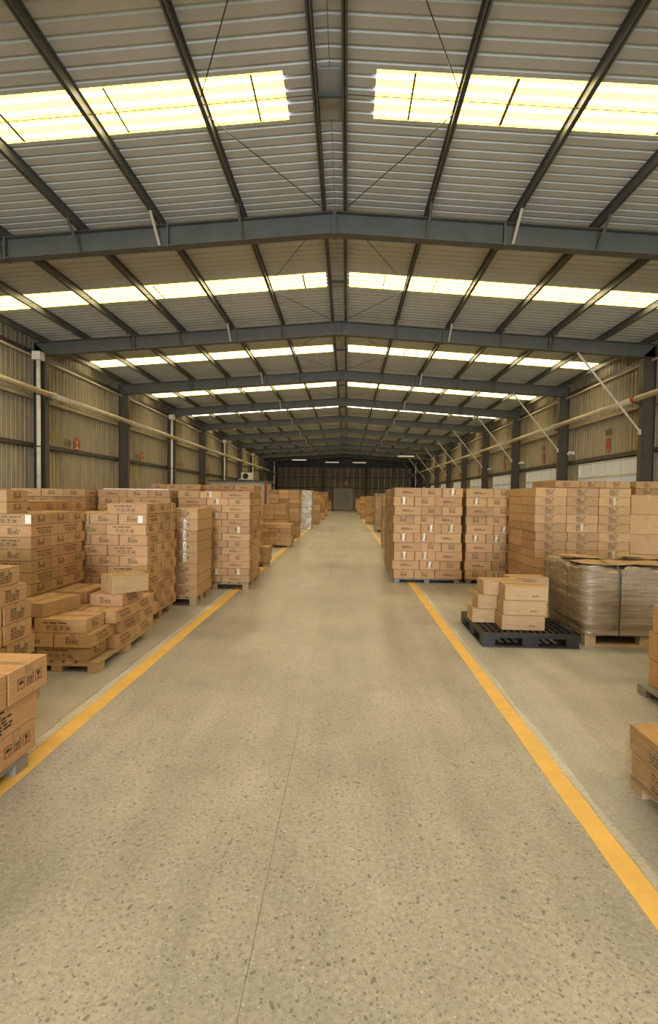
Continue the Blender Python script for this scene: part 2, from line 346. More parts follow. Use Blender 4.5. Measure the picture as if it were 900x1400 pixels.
# ------------------------------------------------------------------ portal frames
CI, CO = 9.20, 9.60                            # column flanges from the centre line
def frame_meshes():
    d = {}
    for s in (1, -1):
        zt = ztop(CI)-RD; ze = ztop(CO)
        c = MB().box(*sorted((s*CI, s*(CI+.014))), -.10, .10, 0, zt); c.box(*sorted((s*(CO-.014), s*CO)), -.10, .10, 0, ze)
        c.add([(s*CI, -.006, 0), (s*CO, -.006, 0), (s*CO, -.006, ze), (s*CI, -.006, zt), (s*CI, .006, 0), (s*CO, .006, 0), (s*CO, .006, ze), (s*CI, .006, zt)], [(0, 1, 2, 3), (7, 6, 5, 4), (0, 4, 5, 1), (3, 2, 6, 7)])
        d['column', s] = c.mesh('column', 'column')
        r = MB()
        for zo in (0, -RD+.014):
            r.add([(0, -.10, ztop(0)+zo), (s*CO, -.10, ztop(CO)+zo), (s*CO, .10, ztop(CO)+zo), (0, .10, ztop(0)+zo)] + [(0, -.10, ztop(0)+zo-.014), (s*CO, -.10, ztop(CO)+zo-.014), (s*CO, .10, ztop(CO)+zo-.014), (0, .10, ztop(0)+zo-.014)],
                  [(0, 1, 2, 3), (7, 6, 5, 4), (0, 4, 5, 1), (1, 5, 6, 2), (2, 6, 7, 3), (3, 7, 4, 0)])
        r.add([(0, -.006, ztop(0)), (s*CO, -.006, ztop(CO)), (s*CO, -.006, ztop(CO)-RD), (0, -.006, ztop(0)-RD), (0, .006, ztop(0)), (s*CO, .006, ztop(CO)), (s*CO, .006, ztop(CO)-RD), (0, .006, ztop(0)-RD)], [(0, 1, 2, 3), (7, 6, 5, 4)])
        d['rafter', s] = r.mesh('rafter', 'steel')
        for d2 in (3.2, 6.4):                      # splice plates
            d['splice', s, d2] = MB().box(*sorted((s*(d2-.02), s*(d2+.02))), -.10, .10, ztop(d2)-RD-.02, ztop(d2)).mesh('splice_plate', 'steel')
        for i, pd in enumerate(PX[1:5]):
            for yd in (-1, 1):
                bm_ = MB().bar((s*pd, yd*.58, ztop(pd)+.02), (s*pd, yd*.09, ztop(pd)-RD+.02), .05, .012)
                d['fly', s, i, yd] = bm_.mesh('fly_brace', 'galv' if i == 1 else 'steel')
    d['ridge'] = MB().box(-.03, .03, -.12, .12, ztop(0)-RD-.03, ztop(0)-.005).mesh('ridge_plate', 'steel')
    d['knee'] = MB().tube((CI-.0, -.05, 3.74), (7.25, -.05, ztop(7.25)-RD), .034, 8).mesh('knee_brace', 'galv')
    d['clip'] = MB().box(CI-.05, CI+.0, -.09, .0, 3.66, 3.82).mesh('brace_clip', 'galv')
    d['base'] = {s: MB().box(*sorted((s*(CI-.06), s*(CO+.06))), -.16, .16, 0, .02).mesh('base_plate', 'column') for s in (1, -1)}
    return d
FM = frame_meshes()
nf = int((Y1-Y0)/BAY)+1; vis_i = 0
for k in range(nf):
    y = Y0+k*BAY; e = empty('portal_frame', (XC, y, 0))
    if y < 8: lb = 'grey steel portal frame over the open floor behind the photographer'
    else:
        lb = ('dark grey steel portal frame crossing the roof, %s from the camera' % ORD[vis_i]) if y < Y1-1 else 'steel portal frame standing against the far end wall'
        vis_i += 1
    tag(e, lb, 'steel frame', 'portal frames along the hall')
    for s in (1, -1):
        inst('column', FM['column', s], e); inst('rafter', FM['rafter', s], e); inst('base_plate', FM['base'][s], e)
        for d2 in (3.2, 6.4): inst('splice_plate', FM['splice', s, d2], e)
        for i in range(4):
            for yd in (-1, 1):
                if (i == 1 or yd == -1) and not (k == nf-1 and yd == 1): inst('fly_brace', FM['fly', s, i, yd], e)
    inst('ridge_plate', FM['ridge'], e)
    if y > 12 or y < 0: inst('knee_brace', FM['knee'], e); inst('brace_clip', FM['clip'], e)

# ------------------------------------------------------------------ walls
def wall_sheet(flip, mat='wall'):
    nr = 4; p = PITCH/nr; pr = [(0, 0)]
    for i in range(nr):
        c = (i+.5)*p; pr += [(c-.03, 0), (c-.018, -.022), (c+.018, -.022), (c+.03, 0)]
    pr += [(PITCH-.006, 0), (PITCH-.003, .012)]
    n = len(pr); vs = [(x*flip*-1, y, z) for z in (0, 1) for y, x in pr]
    return MB().add(vs, [(i, i+1, n+i+1, n+i) for i in range(n-1)]).mesh('wall_panel', mat)
WSL, WSR, WSB = wall_sheet(-1), wall_sheet(1), wall_sheet(1, 'wallback')
ZE = zsheet(HW)+.02
wl = empty('wall_left'); tag(wl, 'left wall of ribbed beige metal sheets between dark columns', None, None, 'structure')
wr = empty('wall_right'); tag(wr, 'right wall of ribbed beige metal sheets above a row of windows', None, None, 'structure')
WT, WM, WB = 3.10, 2.53, 1.15
def wpanel(w, x, y, z0, z1, me): inst('wall_panel', me, w, (x, y, z0), 0, (1, 1, z1-z0))
for i in range(NP):
    y = Y0+i*PITCH
    for z0, z1 in ((0, 3.12), (3.12, 4.62), (4.62, ZE)): wpanel(wl, XL, y, z0, z1, WSL)
    if 1 <= i % 7 <= 5:
        wpanel(wr, XR, y, 0, WB, WSR); wpanel(wr, XR, y, WT, 4.62, WSR)
    else: wpanel(wr, XR, y, 0, 4.62, WSR)
    wpanel(wr, XR, y, 4.62, ZE, WSR)
for w, s, X in ((wl, -1, XL), (wr, 1, XR)):
    for z in ((1.5, 3.1, 4.6, 6.0) if s < 0 else (1.07, 3.14, 4.6, 6.0)):
        a, c = sorted((X-s*.015, X-s*.13))
        g = MB().box(a, c, Y0, Y1, z, z+.012); g.box(a, c, Y0, Y1, z+.13, z+.142)
        e0, e1 = sorted((X-s*.118, X-s*.13)); g.box(e0, e1, Y0, Y1, z, z+.142)
        g.build('girt', 'wall' if z == 4.6 else 'column', w)
    for k in range(nf-1):
        ya = Y0+k*BAY
        MB().tube((XC+s*9.46, ya+.11, 5.90), (XC+s*9.46, ya+BAY-.11, 5.90), .035, 6).build('eave_strut', 'pipe', w)
        # diagonal wall rod
# windows on the right wall
wf = {}
for kb in range(nb):
    ya = Y0+kb*BAY+PITCH; yb = ya+5*PITCH; e = empty('window_%d' % (kb+1), (XR-.02, (ya+yb)/2, WB))
    tag(e, 'frosted multi-pane window band in the right wall, %s bay' % ORD[kb], None, None, 'structure')
    h = (yb-ya)/2; t_ = WT-WB; mz = WM-WB
    if not wf:
        f = MB().box(-.04, .04, -h, -h+.06, 0, t_); f.box(-.04, .04, h-.06, h, 0, t_); f.box(-.04, .04, -h+.06, h-.06, 0, .06); f.box(-.04, .04, -h+.06, h-.06, t_-.06, t_)
        wf['f'] = f.mesh('window_frame', 'white'); wf['t'] = MB().box(-.035, .035, -h+.06, h-.06, mz-.035, mz+.035).mesh('transom', 'pipe')
        pw = (2*h-.12)/4
        wf['m'] = MB().box(-.03, .03, -.022, .022, .06, t_-.06).mesh('mullion', 'white')
        wf['p'] = MB().box(-.004, .004, -pw/2+.022, pw/2-.022, mz+.035, t_-.06).mesh('pane', 'pane')
        wf['q'] = MB().box(-.004, .004, -pw/2+.022, pw/2-.022, .06, mz-.035).mesh('pane', 'pane')
        wf['r'] = MB().box(-.004, .004, -pw/2+.022, pw/2-.022, .06, mz-.035).mesh('pane', 'paneblue')
    inst('window_frame', wf['f'], e); inst('transom', wf['t'], e)
    for j in range(4):
        yc = -h+.06+pw*(j+.5)
        inst('pane', wf['p'], e, (0, yc, 0)); inst('pane', wf['r' if j in (0, 3) else 'q'], e, (0, yc, 0))
        if j: inst('mullion', wf['m'], e, (0, yc-pw/2, 0))
# end walls
for nm, Y, s, lb in (('wall_back', Y1+.12, 1, 'far end wall of brown metal sheets with a pale sliding door'), ('wall_front', Y0-.02, -1, 'gable wall with open doorway behind the photographer')):
    w = empty(nm); tag(w, lb, None, None, 'structure')
    n = int(round(2*HW/PITCH)); pw = 2*HW/n; me = WSB if s > 0 else WSL
    for i in range(n):
        x = XL+i*pw; dx = max(abs(x-XC), abs(x+pw-XC)); hi = zsheet(min(abs(x-XC), abs(x+pw-XC)))+.03
        lo_ = 4.5 if (s < 0 and abs(x+pw/2-XC) < 2.5) else 0
        o = inst('wall_panel', me, w, (x, Y, lo_), 0, (1, pw/PITCH, hi-lo_)); o.rotation_euler = (0, 0, -pi/2)
        o.location.y = Y; o.location.x = x
        if s > 0: o.rotation_euler = (0, 0, -pi/2); 
    if s > 0:
        for z in (2.87, 4.40, 5.68):
            MB().box(XL+.1, XR-.1, Y-.15, Y-.03, z, z+.1).build('girt', 'column', w)
        for dx in (-2.9, 2.95):
            MB().box(XC+dx-.12, XC+dx+.12, Y-.42, Y-.16, 0, ztop(dx)-RD).build('wind_column', 'column', w)
        MB().box(XL+.1, XR-.1, Y-.22, Y-.17, 4.50, 4.58).build('wall_pipe', 'pipe', w)
        hb = MB()
        hb.add([(XL+.2, Y-.2, 5.72), (XR-.2, Y-.2, 5.72), (XR-.2, Y-.2, ztop(9.5)), (XC, Y-.2, ztop(0)), (XL+.2, Y-.2, ztop(9.5))], [(0, 1, 2, 3, 4)]).build('gable_beam', 'column', w)
        d = empty('door_1', (-.43, Y-.2, 0)); tag(d, 'pale metal sliding door in the far end wall', None, None, 'structure')
        MB().box(-1.28, -1.16, -.05, .05, 0, 2.87).build('door_frame', 'paper', d); MB().box(.98, 1.28, -.05, .05, 0, 2.87).build('door_frame', 'pipe', d)
        MB().box(-1.16, .98, -.05, .05, 2.78, 2.87).build('door_frame', 'pipe', d)
        for j in range(3): MB().box(-1.15+j*.71, -1.15+j*.71+.70, -.02, .02, .10, 2.77).build('door_panel', 'pane_door', d)
        MB().box(-1.28, 1.28, -.06, .06, 0, .09).build('threshold', 'paper', d)
        sg = empty('wall_sign', (-.02, Y-.24, 3.38)); tag(sg, 'small orange and white sign above the far door', 'sign')
        sb_ = MB().box(-.28, .28, 0, .02, 0, .36).build('sign_board', 'orange', sg); MB().box(-.24, .24, -.004, -.001, .20, .30).build('lettering', 'paper', sb_)
        MB().box(-.24, .24, -.004, -.001, .06, .13).build('lettering', 'paper', sb_)
        MB().tube((0, .01, .36), (-.05, .01, .62), .05, 6).build('hanger', 'paper', sg)
    else:
        for x0, x1 in ((-2.65, -2.45), (2.45, 2.65)): MB().box(XC+x0, XC+x1, Y, Y+.12, 0, 4.6).build('door_jamb', 'column', w)

# red stencils on the walls
def glyphs(txt, size):
    cu = bpy.data.curves.new('t', 'FONT'); cu.body = txt; cu.size = size; cu.align_x = 'CENTER'
    o = bpy.data.objects.new('t', cu); C.objects.link(o); bpy.context.view_layer.update()
    me = bpy.data.meshes.new_from_object(o.evaluated_get(bpy.context.evaluated_depsgraph_get())); C.objects.unlink(o); bpy.data.objects.remove(o)
    return [tuple(v.co) for v in me.vertices], [tuple(p.vertices) for p in me.polygons]
def disc(mb, u, v, ru, rv, n=20, f=lambda u, v: (0, u, v)):
    mb.add([f(u+ru*cos(2*pi*i/n), v+rv*sin(2*pi*i/n)) for i in range(n)], [tuple(range(n))])
gv, gf = glyphs('100', .34)
def LW(d): return lambda u, v: (XL+.024+d, u, v)
for kb in range(2, nb):
    y = Y0+kb*BAY+2.72
    if y < 14 or y > 46: continue
    e = empty('wall_stencil', (XL+.024, y, 3.2)); tag(e, 'round red fire-point emblem stencilled on left wall, %s from camera' % ORD[int((y-14)//BAY)], 'wall marking', 'red emblems on the left wall')
    ff = lambda dd: (lambda u, v: (dd, u, v))
    mb = MB(); disc(mb, 0, .27, .21, .26, 24, ff(.001)); mb.build('emblem_disc', 'red', e)
    mb = MB(); mb.add([(.002, -.10, .40), (.002, .10, .40), (.002, .03, .33), (.002, -.03, .33)], [(3, 2, 1, 0)])
    mb.add([(.002, -.05, .14), (.002, .05, .14), (.002, .05, .19), (.002, -.05, .19)], [(0, 1, 2, 3)]); mb.add([(.002, -.14, .10), (.002, .14, .10), (.002, .12, .135), (.002, -.12, .135)], [(0, 1, 2, 3)])
    mb.add([(.002, -.02, .19), (.002, .02, .19), (.002, .02, .33), (.002, -.02, .33)], [(0, 1, 2, 3)]); mb.build('emblem_mark', 'pipe', e)
    MB().add([(.001, a*1.1-.66, c+.16) for a, c, _ in gv], gf).build('lettering', 'darkred', e)
for kb in range(2, nb):
    y = Y0+kb*BAY+2.9
    if y < 14 or y > 52: continue
    e = empty('wall_stencil', (XR-.024, y, 3.4)); tag(e, 'red extinguisher-shaped stencil on right wall, %s from camera' % ORD[int((y-14)//BAY)], 'wall marking', 'red extinguisher marks on the right wall')
    mb = MB(); pts = [(-.09, 0), (.09, 0), (.12, .10), (.17, .14), (.15, .38), (.09, .50), (-.06, .52), (-.15, .44), (-.15, .12), (-.11, .08)]
    mb.add([(-.001, u, v) for u, v in pts], [tuple(range(len(pts)))]); mb.build('emblem', 'red', e)
    MB().add([(-.002, u, v) for u, v in ((-.05, .05), (.06, .05), (.05, .13), (-.06, .13))], [(0, 1, 2, 3)]).build('emblem_gap', 'wall', e)
    mb = MB()
    for u0 in (-.22, .02):
        for (a, b_, c, d_) in ((0, .18, .62, .65), (0, .03, .62, .82), (.15, .18, .62, .82), (0, .18, .79, .82), (.04, .14, .70, .73), (.075, .105, .65, .79)):
            mb.add([(-.001, u0+a, c), (-.001, u0+b_, c), (-.001, u0+b_, d_), (-.001, u0+a, d_)], [(0, 1, 2, 3)])
    mb.build('lettering', 'darkred', e)

# pipes along both walls
for s, nm in ((-1, 'left'), (1, 'right')):
    e = empty('fire_main_pipe', (XC+s*9.02, Y0, 4.74)); tag(e, 'long pale fire main pipe running along the %s wall columns' % nm, 'pipe')
    for k in range(nf-1):
        MB().tube((0, k*BAY+.02, 0), (0, (k+1)*BAY-.02, 0), .085, 12).build('pipe_length', 'pipe', e, smooth=True)
        if k: MB().tube((0, k*BAY-.07, 0), (0, k*BAY+.07, 0), .105, 12).build('coupling', 'red' if (s > 0 and k == 5) else 'pipe', e)
        if k: MB().box(*sorted((s*.02, s*.175)), k*BAY-.02, k*BAY+.02, -.14, -.08).build('bracket', 'column', e)
for q, k in enumerate((5, 7, 9, 11)):
    y = Y0+k*BAY-.38; e = empty('downpipe', (XC-9.26, y, 0)); tag(e, 'white vertical rain downpipe beside left column, %s from the camera' % ORD[q], 'downpipe', 'downpipes on the left wall')
    MB().tube((0, 0, 0), (0, 0, 5.75), .062, 10).build('pipe', 'white', e, smooth=True)
    MB().box(-.13, .13, -.13, .13, 5.75, 6.0).build('hopper', 'white', e)
    for z in (1.5, 3.1, 4.7): MB().tube((0, 0, z-.02), (0, 0, z+.02), .07, 10).build('pipe_clip', 'column', e)
for q, k in enumerate((6, 7, 8)):
    y = Y0+k*BAY-.35; e = empty('wall_lamp', (XR-.14, y, 3.55)); tag(e, 'small white lamp on right wall by window, %s from camera' % ORD[q], 'lamp', 'small lamps on the right wall')
    MB().box(-.01, .13, -.05, .05, .0, .12).build('lamp_base', 'white', e); MB().tube((-.02, 0, .1), (-.14, .0, .0), .06, 8).build('lamp_head', 'white', e)
for q, (x, y) in enumerate(((-4.9, 52), (-1.6, 55), (1.35, 55), (5.3, 46))):
    e = empty('strip_light', (x, y, 5.35)); tag(e, 'thin fluorescent strip light under the dark far roof, %s from the left' % ORD[q], 'lamp', 'strip lights at the far end')
    hs_ = MB().box(-.75, .75, -.05, .05, .05, .12).build('housing', 'white', e); MB().tube((-.72, 0, .03), (.72, 0, .03), .02, 8).build('tube', 'tube', hs_)
    for sx in (-.5, .5): MB().tube((sx, 0, .12), (sx, 0, zsheet(x-XC)-5.35+.01), .006, 4).build('hanger', 'rod', e)

# cabin with condenser at the left wall
cb = empty('site_cabin', (-7.35, 35.35, 0)); tag(cb, 'pale panel cabin with red corner post against the left wall', 'cabin')
MB().box(-1.9, 1.9, -1.3, 1.3, 0, 2.60).build('wall', 'cabin', cb); MB().box(-2.0, 2.06, -1.4, 1.4, 2.60, 2.70).build('roof_edge', 'column', cb)
MB().box(1.83, 1.99, -1.38, -1.22, 0, 2.60).build('corner_post', 'cabinred', cb); MB().box(1.905, 1.96, 1.22, 1.36, 0, 2.60).build('corner_post', 'cabinred', cb)
ac = empty('condenser_unit', (-6.8, 34.6, 2.70)); tag(ac, 'white air conditioner outdoor unit on the cabin roof', 'air conditioner')
case_ = MB().box(-.40, .40, -.16, .16, .06, .54).build('case', 'white', ac); mb = MB(); disc(mb, -.10, .30, .2, .2, 18, lambda u, v: (u, -.165, v)); mb.build('fan_grille', 'dark', case_)
for sx in (-.3, .3): MB().box(sx-.03, sx+.03, -.18, .18, 0, .06).build('foot', 'column', ac)
MB().tube((-.38, 0, .2), (-.62, .0, .02), .02, 6).build('hose', 'white', ac); MB().tube((.38, 0, .2), (.55, 0, .34), .02, 6).build('hose', 'white', ac)

# ------------------------------------------------------------------ cartons
KIND = {                       # length, width, height, print, material
    'N': (.555, .375, .187, 'handling', 'cardnear'), 'B': (.50, .34, .140, 'block', 'card'), 'A': (.50, .355, .128, 'icons', 'card'), 'A2': (.50, .355, .119, 'icons', 'card'),
    'C': (.50, .385, .1225, 'line', 'card'), 'D': (.82, .38, .1645, 'endblock', 'card'), 'E': (.522, .397, .1765, 'logo', 'card'), 'F': (.65, .50, .142, 'midblock', 'card'),
    'G': (.78, .55, .322, None, 'card'), 'H': (.49, .29, .17, 'faint', 'cardplain'), 'R': (.52, .40, .23, 'lines', 'cardorange'), 'Q': (.60, .50, .145, 'block', 'cardorange'),
    'T': (.52, .38, .1335, 'line', 'card'), 'U': (.40, .30, .185, None, 'cardplain'), 'V': (.55, .40, .18, None, 'card'), 'W': (.50, .36, .135, None, 'card')}
def carton_mesh(k):
    Lx, W, H, _, mt = KIND[k]; g = .007
    bm = bmesh.new(); bmesh.ops.create_cube(bm, size=1)
    bmesh.ops.scale(bm, vec=(Lx-g, W-g, H-.004), verts=bm.verts); bmesh.ops.translate(bm, vec=(0, 0, (H-.004)/2), verts=bm.verts)
    bmesh.ops.bevel(bm, geom=bm.edges[:], offset=.0055, segments=1, affect='EDGES')
    me = bpy.data.meshes.new('carton_'+k)
    for s in (1, -1):               # the two closing flaps on top
        vs = [bm.verts.new((x, s*y, z)) for z in (H-.004, H-.0005) for x, y in ((-Lx/2+.004, .003), (Lx/2-.004, .003), (Lx/2-.004, W/2-.004), (-Lx/2+.004, W/2-.004))]
        for q in ((4, 5, 6, 7), (0, 1, 5, 4), (1, 2, 6, 5), (2, 3, 7, 6), (3, 0, 4, 7)): bm.faces.new([vs[i] for i in (q if s > 0 else q[::-1])])
    bm.to_mesh(me); bm.free(); me.materials.append(M[mt]); return me
def facefn(k, face):
    Lx, W, H, _, _ = KIND[k]; e = .0006
    return {'-y': lambda u, v: (u, -W/2-e+.002, v), '+y': lambda u, v: (-u, W/2+e-.002, v), '+x': lambda u, v: (Lx/2+e-.002, u, v), '-x': lambda u, v: (-Lx/2-e+.002, -u, v)}[face]
def rect(mb, fn, u0, u1, v0, v1): mb.add([fn(u0, v0), fn(u1, v0), fn(u1, v1), fn(u0, v1)], [(0, 1, 2, 3)])
def poly(mb, fn, pts): mb.add([fn(u, v) for u, v in pts], [tuple(range(len(pts)))])
def text(mb, fn, u, v, w, rows, rh, rnd):
    for r_ in range(rows):
        x = u; end = u+w*rnd.choice((1, .9, .75, .6, .95)); y = v-r_*rh
        while x < end-.008:
            ww = min(rnd.uniform(.012, .05)*w/.16, end-x); rect(mb, fn, x, x+ww, y-rh*.62, y); x += ww+.008*w/.16
def icon(mb, fn, kind, u, v, s):
    t = s*.06
    for a in ((0, s, 0, t), (0, s, s-t, s), (0, t, 0, s), (s-t, s, 0, s)): rect(mb, fn, u+a[0], u+a[1], v+a[2], v+a[3])
    if kind == 0:
        poly(mb, fn, [(u+s*(.5+.34*cos(pi*i/8)), v+s*(.46+.30*sin(pi*i/8))) for i in range(9)]); rect(mb, fn, u+s*.48, u+s*.52, v+s*.2, v+s*.48)
    elif kind == 1:
        for o in (.32, .68):
            rect(mb, fn, u+s*(o-.06), u+s*(o+.06), v+s*.24, v+s*.6); poly(mb, fn, [(u+s*(o-.14), v+s*.6), (u+s*(o+.14), v+s*.6), (u+s*o, v+s*.84)])
        rect(mb, fn, u+s*.2, u+s*.8, v+s*.15, v+s*.2)
    elif kind == 2:
        poly(mb, fn, [(u+s*.26, v+s*.84), (u+s*.36, v+s*.5), (u+s*.5, v+s*.42), (u+s*.64, v+s*.5), (u+s*.74, v+s*.84)]); rect(mb, fn, u+s*.46, u+s*.54, v+s*.2, v+s*.44); rect(mb, fn, u+s*.32, u+s*.68, v+s*.16, v+s*.22)
    else:
        rect(mb, fn, u+s*.25, u+s*.75, v+s*.25, v+s*.7); rect(mb, fn, u+s*.2, u+s*.8, v+s*.15, v+s*.2)
def print_mesh(k):
    Lx, W, H, p, _ = KIND[k]
    if not p: return None
    rnd = random.Random(len(k)*31+ord(k[0])); mb = MB(); ink = 'inksoft'
    def side(f, half): return facefn(k, f)
    for f in ('-y', '+y'):
        fn = facefn(k, f)
        if p == 'icons':
            text(mb, fn, -.16, H*.80, .30, 1, H*.17, rnd)
            for i in range(4): icon(mb, fn, i, -.13+i*.062, H*.22, .045)
        elif p == 'handling': text(mb, fn, -.20, H*.86, .24, 7, H*.105, rnd); ink = 'ink'
        elif p in ('line', 'logo'):
            text(mb, fn, -.11, H*.60, .16, 1, H*.13, rnd); rect(mb, fn, -.11, .11, H*.40, H*.47)
        elif p == 'block': text(mb, fn, -.1, H*.8, .2, 5, H*.14, rnd)
        elif p == 'lines': text(mb, fn, -.12, H*.8, .2, 5, H*.13, rnd); ink = 'ink'
        elif p == 'faint': text(mb, fn, .06, H*.35, .12, 1, H*.12, rnd)
    for f in ('-x', '+x'):
        fn = facefn(k, f)
        if p == 'handling':
            for i in range(3): icon(mb, fn, i, -.105+i*.082, H*.34, .062)
        elif p in ('icons', 'line', 'logo'): text(mb, fn, -.065, H*.80, .13, 4, H*.14, rnd)
        elif p in ('block', 'endblock', 'midblock', 'lines'): text(mb, fn, -.09, H*.82, .17, 5, H*.135, rnd)
    if p in ('midblock',): ink = 'inksoft'
    return mb.mesh('printing_'+k, ink)
def tape_mesh(k, mat='tape'):
    Lx, W, H, _, _ = KIND[k]; w = .026; z = H-.0004; x = Lx/2-.0012; d = min(H*.42, .075) if mat == 'tape' else H*.85
    return MB().add([(-x, -w, z), (x, -w, z), (x, w, z), (-x, w, z), (x, -w, z-d), (x, w, z-d), (-x, -w, z-d), (-x, w, z-d)], [(0, 1, 2, 3), (1, 4, 5, 2), (0, 3, 7, 6)]).mesh('tape_'+k, mat)
CM, PM, TM = {}, {}, {}
for k in KIND:
    CM[k] = carton_mesh(k); PM[k] = print_mesh(k); TM[k] = tape_mesh(k); TM[k, 'g'] = tape_mesh(k, 'tapeglint')

CART = []       # every carton: centre x, y, base z, turn, kind, stack description, position words, finish
def put(x, y, z, rz, k, desc, pos, glint=False): CART.append([x, y, z, rz, k, desc, pos, glint])
def lay_words(i, n): return 'top layer' if i == n-1 else ('bottom layer' if i == 0 else ORD[i]+' layer up')
def brick_layer(k, flip, depth):
    """rects (offset from the aisle, offset from the front, long axis along X?, words)"""
    Lx, W, _, _, _ = KIND[k]; out = []; nW = max(2, int(round(depth/W))); nL = max(1, int(depth/Lx+.15))
    cols = [('L',), ('W',), ('W',)]
    if flip: cols = cols[::-1]
    o = 0
    for ci, (c,) in enumerate(cols):
        if c == 'L':
            for j in range(nW): out.append((o+Lx/2, W*(j+.5), True, ci, j))
            o += Lx
        else:
            for j in range(nL): out.append((o+W/2, Lx*(j+.5), False, ci, j))
            o += W
    return out
def pos_words(ci, j):
    if j == 0: return ('aisle corner', 'second from aisle', 'third from aisle', 'fourth from aisle')[min(ci, 3)]
    if ci == 0: return 'aisle side, ' + ORD[j] + ' from front'
    return '%s from aisle, %s from front' % (ORD[ci], ORD[j])
PAL = []
def stack(xa, yf, s, k, n, desc, ph=.13, pat='brick', nx=3, ny=2, depth=1.06, ang=0, jit=.006, skip=None, glint=0, pmat='wood', pdesc=None, odd=0, pin=(.03, .05)):
    Lx, W, H, _, _ = KIND[k]; wid = Lx+2*W if pat == 'brick' else nx*W; dep = depth if pat == 'brick' else ny*Lx
    ca, sa = cos(ang), sin(ang)
    def T(u, v): return xa + s*u*ca - v*sa, yf + v*ca + s*u*sa
    if ph: PAL.append((xa, yf, s, wid, dep, ph, ang, pdesc or desc, pmat, pin))
    for i in range(n):
        lay = brick_layer(k, (i+odd) % 2, depth) if pat == 'brick' else [((a+.5)*W, (b_+.5)*Lx, False, a, b_) for a in range(nx) for b_ in range(ny)]
        dx, dy = random.uniform(-jit, jit)*1.5, random.uniform(-jit, jit)*1.5
        for u, v, lx, ci, j in lay:
            if skip and skip(i, ci, j): continue
            x, y = T(u+dx+random.uniform(-jit, jit)*.3, v+dy+random.uniform(-jit, jit)*.6)
            put(x, y, ph+i*H, ang+(0 if lx else pi/2)+random.uniform(-.004, .004) + (pi if random.random() < .5 else 0)*0, k, desc, lay_words(i, n)+', '+pos_words(ci, j), random.random() < glint)

# right hand side
stack(.93, 9.88, 1, 'E', 10, 'ten-layer stack by right yellow line', .085, odd=1, jit=.014, glint=.6, pmat='oldwood', depth=1.2)
stack(2.32, 9.90, 1, 'E', 10, 'ten-layer stack beyond small cartons', .085, odd=1, jit=.011, glint=.35, pmat='oldwood', depth=1.2)
stack(.93, 11.22, 1, 'E', 10, 'stack behind right yellow-line stack', .085, depth=1.2, pmat='oldwood')
stack(3.02, 8.22, 1, 'F', 12, 'tall stack behind wrapped bale', .14, 'grid', 3, 2, glint=.12)
stack(4.62, 8.40, 1, 'G', 5, 'large-carton stack at right edge', .14, 'grid', 3, 1)
stack(4.25, 10.5, 1, 'F', 13, 'rear stack below right windows', .20, 'grid', 3, 2)
stack(5.85, 10.5, 1, 'F', 13, 'farther rear stack below right windows', .20, 'grid', 3, 2)
stack(2.60, 3.36, 1, 'R', 2, 'low stack at right edge', .08, 'grid', 2, 2, pmat='oldwood', pin=(-.07, -.02))
put(2.62+.20, 4.13, .08+.46, pi/2+.02, 'R', 'low stack at right edge', 'top carton')
stack(1.66, 1.76, 1, 'Q', 2, 'film-wrapped pallet nearest on right', .07, 'grid', 2, 2, pmat='wood', pin=(.0, .02))
# left hand side: nearest stack, end faces towards the aisle in the first and third layer, long side in the second
D0 = 'nearest stack at left edge'
PAL.append((-1.90, 1.98, -1, 1.08, .98, .08, 0, D0, 'oldwood', (0, 0)))
for i in range(3):
    z = .08+i*.187; xx = (-1.86, -1.90, -1.905)[2-i]; ye = (3.10, 3.06, 3.05)[2-i]
    if i != 1:
        for j in range(3):
            for c in range(2): put(xx-.2775-c*.560, ye-.1875-.381*j, z, random.uniform(-.005, .005), 'N', D0, lay_words(i, 3)+', '+('aisle side' if c == 0 else 'wall side')+', '+ORD[j]+' from far end')
    else:
        for j in range(2):
            for c in range(3): put(xx-.1875-c*.378, ye-.2775-.557*j, z, pi/2+random.uniform(-.006, .006), 'N', D0, lay_words(i, 3)+', '+('aisle side' if c == 0 else ORD[c]+' from aisle')+', '+ORD[j]+' from far end')
# uneven pile behind it
D1 = 'uneven pile behind nearest left stack'
PAL.append((-2.47, 3.24, -1, 1.0, .76, .10, 0, D1, 'wood', (0, 0)))
offs = (0, .035, .02, .03, .045, .07, .10, .16)
for i in range(8):
    for j in range(2):
        if i == 7 and j == 1: continue
        for c in range(2):
            put(-2.46-offs[i]-.25-c*.505, 3.27+.17+j*.352-(.02 if i % 2 else 0)-(.06 if i > 5 else 0), .10+i*.14, random.uniform(-.012, .012), 'B', D1, lay_words(i, 8)+', '+('aisle side' if c == 0 else 'wall side')+', '+ORD[j]+' from front')
# low stack with loose cartons
D2 = 'low pallet by left yellow line'
PAL.append((-2.26, 4.55, -1, .78, 1.30, .10, 0, D2, 'wood', (0, 0)))
for i in range(3):
    z = .10+i*.128
    if i != 1:
        put(-2.36-.25-(.02 if i else 0), 4.57+.178, z, -.02, 'A', D2, lay_words(i, 3)+', front row')
        ys_ = (4.945+.25, 4.945+.752)
    else:
        for c in range(2): put(-2.33-.178-c*.36, 4.55+.25, z, pi/2+.02, 'A', D2, lay_words(i, 3)+', front row, '+('aisle side' if c == 0 else 'wall side'))
        ys_ = (5.06+.25, 5.06+.752)
    for j, yq in enumerate(ys_):
        for c in range(2):
            put(-2.28-.178-c*.36, yq, z, pi/2+random.uniform(-.006, .006), 'A', D2, lay_words(i, 3)+', '+('aisle side' if c == 0 else 'wall side')+', '+('middle' if j == 0 else 'back'))
zt_ = .10+.384
put(-2.47, 5.40, zt_, pi/2-.03, 'A', D2, 'printed carton under the loose top box')
put(-2.37, 5.36, zt_+.128, .85, 'U', D2, 'loose plain box set askew on top')
